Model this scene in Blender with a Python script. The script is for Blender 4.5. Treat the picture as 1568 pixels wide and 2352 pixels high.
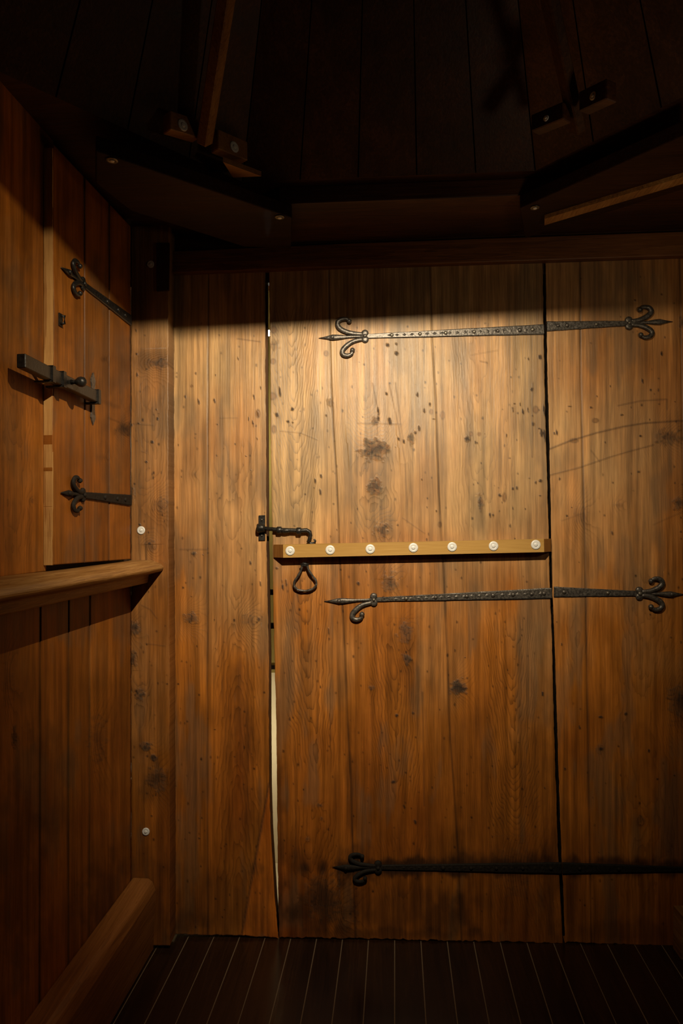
import bpy, math, random
import numpy as np
from mathutils import Vector, Matrix
for o in list(bpy.data.objects): bpy.data.objects.remove(o)
random.seed(7)
scn = bpy.context.scene
COL = scn.collection

# ------------------------------------------------------------------ camera
W, H, F = 1568, 2352, 1568.0
CAM = Vector((0.0, -1.96, 1.18))
YAW, PITCH, ROLL = math.radians(2.72), math.radians(1.35), math.radians(0.75)
fwd = Vector((-math.sin(YAW) * math.cos(PITCH), math.cos(YAW) * math.cos(PITCH), math.sin(PITCH)))
r0 = fwd.cross(Vector((0, 0, 1))).normalized()
u0 = r0.cross(fwd)
RGT = r0 * math.cos(ROLL) - u0 * math.sin(ROLL)
UPV = u0 * math.cos(ROLL) + r0 * math.sin(ROLL)
cd = bpy.data.cameras.new('camera'); cam = bpy.data.objects.new('camera', cd); COL.objects.link(cam)
cam.matrix_world = Matrix(((RGT.x, UPV.x, -fwd.x, CAM.x), (RGT.y, UPV.y, -fwd.y, CAM.y), (RGT.z, UPV.z, -fwd.z, CAM.z), (0, 0, 0, 1)))
cd.sensor_width = 36; cd.lens = 24.0; cd.clip_start = 0.02; cd.clip_end = 60
scn.camera = cam
scn.view_settings.view_transform = 'Standard'
scn.view_settings.look = 'None'
scn.view_settings.gamma = 1.0
scn.view_settings.exposure = 0.0
scn.view_settings.use_curve_mapping = False

# ------------------------------------------------------------------ world and lights
wd = bpy.data.worlds.new('world'); scn.world = wd; wd.use_nodes = True
wd.node_tree.nodes['Background'].inputs[0].default_value = (1, .8, .6, 1)
wd.node_tree.nodes['Background'].inputs[1].default_value = 0.002

LAMP = Vector((0.06, -1.30, 1.95))
CUT = 0.0                                    # filled in below from the shade
def light(name, kind, loc, target, energy, color, **kw):
    l = bpy.data.lights.new(name, kind); l.energy = energy; l.color = color
    for k, v in kw.items(): setattr(l, k, v)
    o = bpy.data.objects.new(name, l); COL.objects.link(o); o.location = loc
    o.rotation_euler = (Vector(target) - Vector(loc)).to_track_quat('-Z', 'Y').to_euler()
    return o
light('spot_beam', 'SPOT', LAMP, (-.16, 0, 1.35), 108, (1.0, .83, .58), spot_size=math.radians(82), spot_blend=1.0, shadow_soft_size=.0016)
light('spot_spill', 'SPOT', LAMP, (-.68, -.66, 1.30), 9, (1.0, .80, .52), spot_size=math.radians(115), spot_blend=1.0, shadow_soft_size=.0016)
light('spot_spill', 'SPOT', LAMP, (.62, 0, 1.42), 17, (1.0, .80, .52), spot_size=math.radians(110), spot_blend=1.0, shadow_soft_size=.0016)
light('right_top_fill', 'AREA', (0.78, -.95, 1.50), (0.78, 0, 2.0), 0.7, (1.0, .76, .48), size=.10)  # added fill with no visible fitting, brightens the upper right wall
light('corridor_lamp', 'POINT', (-.42, .22, 1.45), (0, 0, 0), 5.0, (1.0, .86, .58), shadow_soft_size=.03)
light('corridor_lamp_low', 'POINT', (-.42, .24, .45), (0, 0, 0), 3.0, (1.0, .84, .55), shadow_soft_size=.03)

# ------------------------------------------------------------------ planes seen in the photograph
def ray(px, py):
    return (fwd + RGT * ((px - W / 2) / F) + UPV * ((H / 2 - py) / F))
def onplane(px, py, P, N):
    d = ray(px, py); t = (P - CAM).dot(N) / d.dot(N); return CAM + d * t
def BW(px, py, h=0.0):                       # back wall, h metres towards the room
    return onplane(px, py, Vector((0, -h, 0)), Vector((0, 1, 0)))
def ZP(px, py, z):                           # horizontal plane at height z
    return onplane(px, py, Vector((0, 0, z)), Vector((0, 0, 1)))
POST_D = 0.058
DIRL = Vector((.0303, 1, 0)).normalized()    # left wall and floorboards run this way
NL = Vector((DIRL.y, -DIRL.x, 0))            # left wall's face normal, into the room
PL = BW(301, 1400, POST_D)
def LW(px, py, h=0.0):
    return onplane(px, py, PL + NL * h, NL)
FLOOR_Z = BW(860, 2160).z
CEIL = 2.0 + 0.0

# ------------------------------------------------------------------ materials
def srgb(r, g, b):
    f = lambda c: (c / 255 / 12.92) if c / 255 <= .04045 else ((c / 255 + .055) / 1.055) ** 2.4
    return (f(r), f(g), f(b), 1)
def newmat(name):
    m = bpy.data.materials.new(name); m.use_nodes = True
    nt = m.node_tree; return m, nt, nt.nodes, nt.links, nt.nodes['Principled BSDF']
def math_n(nt, op, a, b=None, c=None):
    n = nt.nodes.new('ShaderNodeMath'); n.operation = op
    for i, v in enumerate((a, b, c)):
        if v is None: continue
        if isinstance(v, (int, float)): n.inputs[i].default_value = v
        else: nt.links.new(v, n.inputs[i])
    return n.outputs[0]
def noise(nt, vec, scale, detail=3, rough=.55, dist=0):
    n = nt.nodes.new('ShaderNodeTexNoise'); n.inputs['Scale'].default_value = scale
    n.inputs['Detail'].default_value = detail; n.inputs['Roughness'].default_value = rough; n.inputs['Distortion'].default_value = dist
    nt.links.new(vec, n.inputs['Vector']); return n.outputs['Fac']
def mapping(nt, scale, rot=(0, 0, 0)):
    tc = nt.nodes.new('ShaderNodeTexCoord'); mp = nt.nodes.new('ShaderNodeMapping')
    mp.inputs['Scale'].default_value = scale; mp.inputs['Rotation'].default_value = rot
    nt.links.new(tc.outputs['Object'], mp.inputs['Vector']); return mp.outputs['Vector']
def ramp(nt, fac, stops):
    r = nt.nodes.new('ShaderNodeValToRGB'); cr = r.color_ramp
    while len(cr.elements) < len(stops): cr.elements.new(.5)
    for e, (p, c) in zip(cr.elements, stops): e.position = p; e.color = c if len(c) == 4 else (*c, 1)
    nt.links.new(fac, r.inputs[0]); return r.outputs[0]
def mul_color(nt, col, fac):                 # colour * scalar
    n = nt.nodes.new('ShaderNodeVectorMath'); n.operation = 'SCALE'
    nt.links.new(col, n.inputs[0]); nt.links.new(fac, n.inputs['Scale']); return n.outputs[0]

def mat_boards(name='old_pine_boards', rough=.42, bump=.35, spec=.5):
    """planks with per-vertex grain phase (u), ring contrast (amp), dirt mask (dk) and plank colour (alb)"""
    m, nt, N, L, bs = newmat(name)
    def attr(a):
        n = N.new('ShaderNodeAttribute'); n.attribute_name = a; return n
    au, aa, ad, ac = attr('u'), attr('amp'), attr('dk'), attr('alb')
    fine = noise(nt, mapping(nt, (260, 260, 9)), 1, 4, .65)
    mid = noise(nt, mapping(nt, (60, 60, 2.2)), 1, 4, .6)
    jit = noise(nt, mapping(nt, (90, 90, 14)), 1, 2)
    ph = math_n(nt, 'ADD', au.outputs['Fac'], math_n(nt, 'MULTIPLY', jit, .7))
    s = math_n(nt, 'FRACT', ph)
    # slow rise, quick fall: late wood line at the end of each ring
    line = math_n(nt, 'POWER', s, 3.2)
    ringd = math_n(nt, 'MULTIPLY', line, aa.outputs['Fac'])
    k = math_n(nt, 'SUBTRACT', 1.0, ringd)
    f1 = math_n(nt, 'MULTIPLY_ADD', fine, .9, .55)
    f2 = math_n(nt, 'MULTIPLY_ADD', mid, .5, .75)
    k = math_n(nt, 'MULTIPLY', math_n(nt, 'MULTIPLY', k, f1), f2)
    L.new(mul_color(nt, ac.outputs['Color'], k), bs.inputs['Base Color'])
    r = math_n(nt, 'MULTIPLY_ADD', mid, .28, rough - .14)
    r = math_n(nt, 'MULTIPLY_ADD', ad.outputs['Fac'], .25, r)
    L.new(r, bs.inputs['Roughness']); bs.inputs['Specular IOR Level'].default_value = spec
    hgt = math_n(nt, 'MULTIPLY_ADD', line, math_n(nt, 'MULTIPLY', aa.outputs['Fac'], .9), math_n(nt, 'MULTIPLY', fine, .8))
    chip = noise(nt, mapping(nt, (150, 150, 60)), 1, 3)
    hgt = math_n(nt, 'ADD', hgt, math_n(nt, 'MULTIPLY', math_n(nt, 'MULTIPLY', chip, ad.outputs['Fac']), 2.0))
    hgt = math_n(nt, 'MULTIPLY_ADD', mid, .35, hgt)
    b = N.new('ShaderNodeBump'); b.inputs['Strength'].default_value = bump; b.inputs['Distance'].default_value = .0016
    L.new(hgt, b.inputs['Height']); L.new(b.outputs[0], bs.inputs['Normal'])
    return m

def mat_timber(name, c_dark, c_mid, c_light, axis='Z', rough=.5, bump=.4, rings=1.0, spec=.4):
    """generic timber; grain runs along the object's axis"""
    m, nt, N, L, bs = newmat(name)
    sc = {'X': (.05, 1, 1), 'Y': (1, .05, 1), 'Z': (1, 1, .05)}[axis]
    S = lambda k: tuple(v * k for v in sc)
    a = noise(nt, mapping(nt, S(24)), 1, 5, .6, .6)
    b = noise(nt, mapping(nt, S(190)), 1, 3, .6)
    big = noise(nt, mapping(nt, tuple(4 * (v if v == 1 else .35) for v in sc)), 1, 3)
    wv = math_n(nt, 'FRACT', math_n(nt, 'MULTIPLY', a, 9.0 * rings))
    f = math_n(nt, 'MULTIPLY_ADD', b, .5, math_n(nt, 'MULTIPLY', a, .5))
    f = math_n(nt, 'MULTIPLY_ADD', wv, -.14, f)
    f = math_n(nt, 'MULTIPLY_ADD', math_n(nt, 'SUBTRACT', big, .5), .9, f)
    L.new(ramp(nt, f, [(.22, c_dark), (.48, c_mid), (.75, c_light)]), bs.inputs['Base Color'])
    L.new(math_n(nt, 'MULTIPLY_ADD', a, .3, rough - .15), bs.inputs['Roughness'])
    bs.inputs['Specular IOR Level'].default_value = spec
    bm = N.new('ShaderNodeBump'); bm.inputs['Strength'].default_value = bump; bm.inputs['Distance'].default_value = .002
    L.new(math_n(nt, 'ADD', math_n(nt, 'MULTIPLY', b, .7), math_n(nt, 'MULTIPLY', a, 1.2)), bm.inputs['Height']); L.new(bm.outputs[0], bs.inputs['Normal'])
    return m

def mat_metal(name, col, metallic, rough, bump=.3, scale=120, spec=.5, col2=None):
    m, nt, N, L, bs = newmat(name)
    n = noise(nt, mapping(nt, (1, 1, 1)), scale, 4, .6)
    c2 = col2 or tuple(min(1, v * 1.9) for v in col[:3])
    L.new(ramp(nt, n, [(.3, col), (.7, c2)]), bs.inputs['Base Color'])
    bs.inputs['Metallic'].default_value = metallic; bs.inputs['Specular IOR Level'].default_value = spec
    L.new(math_n(nt, 'MULTIPLY_ADD', n, .3, rough - .15), bs.inputs['Roughness'])
    bm = N.new('ShaderNodeBump'); bm.inputs['Strength'].default_value = bump; bm.inputs['Distance'].default_value = .0015
    L.new(n, bm.inputs['Height']); L.new(bm.outputs[0], bs.inputs['Normal'])
    return m

M_BOARD = mat_boards(rough=.44, bump=.5, spec=.45)
M_BOARD_L = mat_boards('old_pine_boards_side', rough=.5, bump=.4, spec=.3)
RB = dict(c_dark=(.07, .022, .006), c_mid=(.21, .072, .016), c_light=(.40, .17, .045))
M_POST = mat_boards('post_pine', rough=.45, bump=.6)
M_RAIL = mat_timber('rail_pine', (.11, .042, .010), (.31, .15, .040), (.50, .29, .10), 'Y', rough=.45, bump=.7, rings=1.6)
M_BASE = mat_timber('base_rail_pine', (.10, .03, .008), (.22, .08, .016), (.33, .13, .03), 'Y', rough=.5)
M_DARKX = mat_timber('dark_timber_x', (.02, .006, .002), (.055, .017, .004), (.11, .04, .010), 'X', rough=.55)  # very dark timber tones, mostly for the overhead boards
M_DARKY = mat_timber('dark_timber_y', (.05, .018, .006), (.13, .045, .012), (.26, .10, .028), 'Y', rough=.55)
M_DARKZ = mat_timber('dark_timber_z', (.018, .006, .002), (.045, .015, .004), (.10, .036, .010), 'Z', rough=.55)
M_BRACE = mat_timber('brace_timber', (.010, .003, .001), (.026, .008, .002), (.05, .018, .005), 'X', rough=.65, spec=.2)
M_LINT = mat_timber('lintel_pine', (.08, .03, .008), (.20, .075, .018), (.34, .14, .04), 'X', rough=.5)
M_RIB = mat_timber('rib_pine_lit', (.16, .07, .02), (.32, .16, .045), (.48, .28, .10), 'Z', rough=.5)  # left rib: the light on it is put into this paler colour
M_CLEAT = mat_timber('cleat_pine_lit', (.20, .085, .022), (.33, .155, .042), (.46, .24, .08), 'X', rough=.5)  # lightened so the left cleats read as lit
M_CLEATD = mat_timber('dark_shaded_pine', (.03, .012, .004), (.07, .028, .008), (.12, .05, .015), 'Z', rough=.6, spec=.2)  # right rib's shade put into the colour; also the dark rebate timber
M_BATTEN = mat_timber('new_oak', (.38, .21, .052), (.47, .275, .075), (.55, .35, .12), 'X', rough=.42, bump=.12, rings=.6)
M_END = mat_timber('stained_end_grain', (.15, .06, .012), (.22, .09, .018), (.30, .13, .03), 'Z', rough=.5, bump=.15)
M_EDGE = mat_timber('bare_edge_pine', (.30, .13, .035), (.52, .28, .09), (.66, .40, .15), 'Z', rough=.5, rings=.25)
M_FLOOR = mat_timber('dark_floorboards', (.014, .006, .0025), (.028, .011, .004), (.052, .021, .007), 'Y', rough=.25, bump=.06, spec=.5)
M_STRIP = mat_metal('pale_joint_strip', (.19, .135, .085, 1), 0, .6, .05, 300, .3, (.26, .19, .12, 1))  # pale tone of the thin strips in the floor joints
M_IRON = mat_metal('forged_iron', (.038, .034, .030, 1), .55, .38, .6, 170, .6, (.17, .15, .13, 1))
M_IRONB = mat_metal('black_iron', (.010, .009, .008, 1), .35, .38, .35, 160, .5, (.03, .027, .024, 1))
M_IRONW = mat_metal('worn_iron', (.10, .09, .075, 1), .7, .38, .5, 170, .6, (.30, .27, .22, 1))
M_IRONR = mat_metal('sooty_iron', (.010, .008, .007, 1), .1, .75, .5, 150, .2, (.026, .020, .015, 1))
M_ZINC = mat_metal('zinc_washer', (.66, .66, .64, 1), .05, .42, .15, 260, .6, (.82, .82, .80, 1))
M_STEEL = mat_metal('screw_steel', (.55, .55, .54, 1), .6, .30, .1, 260, .7, (.75, .75, .73, 1))
M_BEIGE = mat_metal('corridor_beige_paint', (.55, .50, .36, 1), 0, .8, .05, 12, .2, (.62, .56, .42, 1))
M_OCHRE = mat_metal('corridor_ochre_paint', (.22, .17, .05, 1), 0, .8, .05, 12, .2, (.26, .20, .06, 1))
M_BLACK = mat_metal('dark_void_wood', (.006, .004, .003, 1), 0, .9, .05, 40, .05, (.01, .007, .005, 1))
M_HOOD = mat_metal('lamp_black_paint', (.01, .01, .01, 1), .1, .6, .05, 80, .2, (.014, .014, .014, 1))
mB, ntb, Nb, Lb, bsb = newmat('lamp_glass'); bsb.inputs['Emission Color'].default_value = (1, .93, .78, 1); bsb.inputs['Emission Strength'].default_value = 60

# ------------------------------------------------------------------ mesh helpers
class MB:
    def __init__(s): s.v = []; s.f = []; s.mi = []; s.sm = []
    def add(s, vs, fs, mi=0, smooth=False):
        o = len(s.v); s.v += [tuple(v) for v in vs]
        s.f += [tuple(i + o for i in f) for f in fs]; s.mi += [mi] * len(fs); s.sm += [smooth] * len(fs)
        return s
    def box(s, c, ax, ay, az, hx, hy, hz, mi=0, ch=0.0):
        c = Vector(c); ax, ay, az = (Vector(a).normalized() for a in (ax, ay, az))
        if ch <= 0:
            vs = [c + ax * (i * hx) + ay * (j * hy) + az * (k * hz) for i in (-1, 1) for j in (-1, 1) for k in (-1, 1)]
            fs = [(0, 1, 3, 2), (4, 6, 7, 5), (0, 4, 5, 1), (2, 3, 7, 6), (0, 2, 6, 4), (1, 5, 7, 3)]
            return s.add(vs, fs, mi)
        # chamfered box: each corner gives three vertices
        idx = {}; vs = []
        for i in (-1, 1):
            for j in (-1, 1):
                for k in (-1, 1):
                    for a in range(3):
                        d = [hx - ch, hy - ch, hz - ch]; d[a] += ch
                        idx[(i, j, k, a)] = len(vs); vs.append(c + ax * (i * d[0]) + ay * (j * d[1]) + az * (k * d[2]))
        fs = []
        for a in range(3):
            o1, o2 = [(1, 2), (0, 2), (0, 1)][a]
            for sg in (-1, 1):
                q = []
                for p, r in ((-1, -1), (1, -1), (1, 1), (-1, 1)):
                    key = [0, 0, 0]; key[a] = sg; key[o1] = p; key[o2] = r; q.append(idx[(*key, a)])
                fs.append(tuple(q))
        for a in range(3):                      # edges run along axis a
            o1, o2 = [(1, 2), (0, 2), (0, 1)][a]
            for p in (-1, 1):
                for r in (-1, 1):
                    def kk(sg, b):
                        key = [0, 0, 0]; key[a] = sg; key[o1] = p; key[o2] = r; return idx[(*key, b)]
                    fs.append((kk(-1, o1), kk(1, o1), kk(1, o2), kk(-1, o2)))
        for i in (-1, 1):
            for j in (-1, 1):
                for k in (-1, 1): fs.append((idx[(i, j, k, 0)], idx[(i, j, k, 1)], idx[(i, j, k, 2)]))
        return s.add(vs, fs, mi)
    def tube(s, pts, rad, seg=12, flat=None, mi=0):
        """tube through pts with radii; flat = (normal, ratio) squashes it towards a surface"""
        pts = [Vector(p) for p in pts]; n = len(pts); vs = []
        if isinstance(rad, (int, float)): rad = [rad] * n
        ref = Vector(flat[0]) if flat else Vector((0, 0, 1))
        for i, p in enumerate(pts):
            t = (pts[min(i + 1, n - 1)] - pts[max(i - 1, 0)]).normalized()
            if not flat and abs(t.dot(ref)) > .95: ref = Vector((1, 0, 0))
            side = t.cross(ref).normalized(); up = side.cross(t).normalized()
            q = flat[1] if flat else 1
            for k in range(seg):
                a = 2 * math.pi * k / seg
                vs.append(p + side * (math.cos(a) * rad[i]) + up * (math.sin(a) * rad[i] * q))
        fs = [(i * seg + k, i * seg + (k + 1) % seg, (i + 1) * seg + (k + 1) % seg, (i + 1) * seg + k) for i in range(n - 1) for k in range(seg)]
        fs.append(tuple(range(seg))[::-1]); fs.append(tuple((n - 1) * seg + k for k in range(seg)))
        return s.add(vs, fs, mi, True)
    def lathe(s, c, axis, prof, seg=24, mi=0, smooth=True):
        """prof = [(radius, height along axis)]"""
        c = Vector(c); ax = Vector(axis).normalized()
        a1 = ax.orthogonal().normalized(); a2 = ax.cross(a1); vs = []
        for r, h in prof:
            for k in range(seg):
                t = 2 * math.pi * k / seg; vs.append(c + ax * h + a1 * (math.cos(t) * r) + a2 * (math.sin(t) * r))
        n = len(prof)
        fs = [(i * seg + k, i * seg + (k + 1) % seg, (i + 1) * seg + (k + 1) % seg, (i + 1) * seg + k) for i in range(n - 1) for k in range(seg)]
        fs.append(tuple(range(seg))[::-1]); fs.append(tuple((n - 1) * seg + k for k in range(seg)))
        return s.add(vs, fs, mi, smooth)
    def prism(s, poly, d, mi=0):
        """polygon of 3-D points extruded by vector d"""
        n = len(poly); d = Vector(d); vs = [Vector(p) for p in poly] + [Vector(p) + d for p in poly]
        fs = [tuple(range(n)), tuple(range(2 * n - 1, n - 1, -1))] + [(i, i + n, (i + 1) % n + n, (i + 1) % n) for i in range(n)]
        return s.add(vs, fs, mi)
    def build(s, name, mats, parent=None, origin=None, fixn=True):
        vs = np.array(s.v, dtype=float)
        org = Vector(origin) if origin is not None else Vector((vs[:, 0].mean(), vs[:, 1].mean(), vs[:, 2].min()))
        vs = vs - np.array(org)
        me = bpy.data.meshes.new(name); me.from_pydata(vs.tolist(), [], s.f); me.update()
        for m in (mats if isinstance(mats, (list, tuple)) else [mats]): me.materials.append(m)
        me.polygons.foreach_set('material_index', s.mi); me.polygons.foreach_set('use_smooth', s.sm)
        if fixn:
            import bmesh
            b = bmesh.new(); b.from_mesh(me); bmesh.ops.recalc_face_normals(b, faces=b.faces); b.to_mesh(me); b.free()
        o = bpy.data.objects.new(name, me); COL.objects.link(o)
        if parent is not None:
            o.parent = parent
            o.location = org - world_loc(parent)
        else: o.location = org
        return o
def world_loc(o):
    l = Vector(o.location)
    while o.parent: o = o.parent; l += Vector(o.location)
    return l
def empty(name, loc):
    o = bpy.data.objects.new(name, None); COL.objects.link(o); o.location = loc; o.empty_display_size = .05; return o
def tag(o, label, cat, group=None):
    o['label'] = label; o['category'] = cat
    if group: o['group'] = group
    return o
def struct(o, label=None):
    o['kind'] = 'structure'
    if label: o['label'] = label
    return o

# ------------------------------------------------------------------ grain, knots and wear as numbers per vertex
def hash2(ix, iy, seed):
    h = (ix.astype(np.int64) * 374761393 + iy.astype(np.int64) * 668265263 + seed * 1274126177) & 0xffffffff
    h = ((h ^ (h >> 13)) * 1274126177) & 0xffffffff
    return ((h ^ (h >> 16)) & 0xffff) / 65535.0
def vn(x, y, seed=0):
    ix, iy = np.floor(x), np.floor(y); fx, fy = x - ix, y - iy
    fx = fx * fx * (3 - 2 * fx); fy = fy * fy * (3 - 2 * fy)
    a = hash2(ix, iy, seed); b = hash2(ix + 1, iy, seed); c = hash2(ix, iy + 1, seed); d = hash2(ix + 1, iy + 1, seed)
    return (a * (1 - fx) + b * fx) * (1 - fy) + (c * (1 - fx) + d * fx) * fy
def fbm(x, y, seed=0, o=4):
    s = 0; a = .5; t = 0
    for i in range(o):
        s = s + a * vn(x * 2 ** i, y * 2 ** i, seed + i * 17); t += a; a *= .5
    return s / t
def sst(a, b, x):
    t = np.clip((x - a) / (b - a), 0, 1); return t * t * (3 - 2 * t)
def segdist(x, y, pts):
    d = np.full(x.shape, 1e9)
    for (x0, y0), (x1, y1) in zip(pts[:-1], pts[1:]):
        vx, vy = x1 - x0, y1 - y0; t = np.clip(((x - x0) * vx + (y - y0) * vy) / (vx * vx + vy * vy), 0, 1)
        d = np.minimum(d, np.hypot(x - x0 - t * vx, y - y0 - t * vy))
    return d
PALE, ORANGE, RED, DARK, GREY = (np.array(c) for c in ((.40, .245, .105), (.36, .122, .015), (.24, .056, .005), (.028, .013, .006), (.19, .135, .08)))
def lerp(a, b, t): return a + (b - a) * t[:, None]

def paint(x, y, seams, cath, gain=1.0, post=None, knots=(), holes=(), tans=(), lines=(), stains=(), tone=None, seed=1, specks=0, box=None, ring_amp=.35, pitch=6.5):
    """x, y in photograph pixels. returns alb (N,3), u, amp, dk"""
    n = len(x)
    pid = np.zeros(n, int)
    for sm in seams: pid += (x > np.interp(y, [p[1] for p in sm], [p[0] for p in sm])).astype(int)
    warp = (fbm(x / 70, y / 420, seed + 5) - .5)
    u = x / pitch + warp * 7 + pid * 3.3
    amp = np.full(n, ring_amp * .6)
    for (cx, cy0, slope, sig, lam, sgn, y0, y1, half, a) in cath:
        xc = cx + slope * (y - cy0) + (fbm(x * 0 + 3.1, y / 130, seed + 9) - .5) * 14
        dx = (x - xc)
        inz = sst(half * 1.25, half * .7, np.abs(dx)) * sst(y0 - 40, y0 + 40, y) * sst(y1 + 40, y1 - 40, y)
        wob = (fbm(x / 26, y / 70, seed + 3) - .5) * 3.0; lam = lam * 2.3; sig = sig * .75
        uc = sig / pitch * np.sqrt(1 + (dx / sig) ** 2) + sgn * y / lam + wob + warp * 3
        u = np.where(inz > .5, uc, u)
        amp = np.where(inz > .5, a * np.abs(inz * 2 - 1), amp * np.abs(np.where(inz > 0, 1 - 2 * inz, 1)))
    n1 = fbm(x / 55, y / 380, seed); n2 = fbm(x / 7, y / 260, seed + 1); n3 = fbm(x / 32, y / 75, seed + 2); n4 = fbm(x / 130, y / 170, seed + 7)
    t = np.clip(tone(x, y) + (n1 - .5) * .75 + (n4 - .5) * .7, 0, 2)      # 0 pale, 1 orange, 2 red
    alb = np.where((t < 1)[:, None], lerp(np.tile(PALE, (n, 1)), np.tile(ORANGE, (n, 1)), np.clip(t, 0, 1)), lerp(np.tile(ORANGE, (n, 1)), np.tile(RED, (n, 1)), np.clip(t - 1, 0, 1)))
    alb = alb * (.45 + 1.1 * n2)[:, None] * (.70 + .6 * n3)[:, None] * (.8 + .4 * fbm(x / 2.6, y / 90, seed + 13))[:, None]
    g = sst(.56, .72, fbm(x / 40, y / 160, seed + 21)) * .38
    alb = lerp(alb, np.tile(GREY, (n, 1)) * .75, g)
    ph = hash2(pid.astype(float), pid * 0.0, seed + 33)
    alb = alb * (.93 + .14 * ph)[:, None]
    dk = np.zeros(n)
    rag = (fbm(x / 9, y / 9, seed + 41) - .5)
    for (kx, ky, rx, ry, s) in knots:
        r = np.hypot((x - kx) / rx, (y - ky) / ry)
        u = u + 2.6 * np.exp(-(np.hypot((x - kx) / (rx * 1.8), (y - ky) / (ry * 2.2))) ** 2) * min(1, rx / 14) * (3 if rx > 12 else 1)
        amp = np.maximum(amp, .5 * np.exp(-(r / 1.9) ** 2))
        m = sst(1.1, .65, r + rag * 1.5) * s
        halo = np.exp(-(r / 1.7) ** 2) * .35 * s
        core = sst(.95 if s >= .95 else .5, .2, r + rag * .7) * s
        alb = lerp(alb, alb * .55, halo)
        pat = sst(.44, .56, fbm(x / 6, y / 5, seed + 71))
        alb = lerp(alb, GREY * .45 * (1 - pat)[:, None] + np.array((.17, .07, .022)) * pat[:, None], m * .8)
        alb = lerp(alb, np.tile(DARK, (n, 1)), m * sst(.62, .70, fbm(x / 7, y / 3.2, seed + 72)) * .9)
        alb = lerp(alb, np.tile(DARK, (n, 1)), core * .7)
        dk = np.maximum(dk, m)
    for h in holes:
        hx, hy, rx, ry = (*h, 2.6, 4.5)[:4] if len(h) == 2 else h
        r = np.hypot((x - hx - (y - hy) * .12) / rx, (y - hy) / ry)
        m = sst(1.0, .45, r + rag * 1.3); alb = lerp(alb, np.tile(DARK, (n, 1)), m * .92); dk = np.maximum(dk, m)
    for (hx, hy, rx, ry) in tans:
        r = np.hypot((x - hx) / rx, (y - hy) / ry); m = sst(1.2, .8, r + rag * .5); ring = np.exp(-((r - 1) / .25) ** 2)
        alb = lerp(alb, np.tile(np.array((.20, .09, .025)), (n, 1)), m * .7); alb = lerp(alb, np.tile(DARK, (n, 1)), ring * .4)
    for (pts, w, s) in lines:
        d = segdist(x, y, pts); m = sst(w * 1.0 + 1.6, w * .2, d) * s * .85
        alb = lerp(alb, np.tile(DARK * 1.6, (n, 1)), m); dk = np.maximum(dk, m * .6)
    for (sx, sy, rx, ry, s) in stains:
        r = np.hypot((x - sx) / rx, (y - sy) / ry) + (fbm(x / 20, y / 35, seed + 50) - .5) * 1.5
        m = sst(1.2, .35, r) * s; alb = lerp(alb, np.tile(DARK * 1.3, (n, 1)), m)
    rs = np.random.RandomState(seed + 99)
    if specks and box:
        for _ in range(specks):
            hx, hy = rs.uniform(box[0], box[2]), rs.uniform(box[1], box[3]); q = rs.uniform(1.3, 2.3)
            sel = (np.abs(x - hx) < 6) & (np.abs(y - hy) < 9)
            if not sel.any(): continue
            r = np.hypot((x[sel] - hx) / q, (y[sel] - hy) / (q * rs.uniform(1, 2)))
            m = sst(1.3, .6, r) * rs.uniform(.4, .9); alb[sel] = lerp(alb[sel], np.tile(DARK, (sel.sum(), 1)), m)
    for sm in seams:
        sx = np.interp(y, [p[1] for p in sm], [p[0] for p in sm]); d = np.abs(x - sx)
        m = np.exp(-(d / 2.4) ** 2) * (.35 + .5 * fbm(y / 60, y * 0, seed + 61)); alb = lerp(alb, np.tile(DARK * 1.2, (n, 1)), m)
    if post is not None: alb = alb * post(x, y)[:, None]
    return np.clip(alb * gain, 0.002, 1), u, amp, dk

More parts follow.
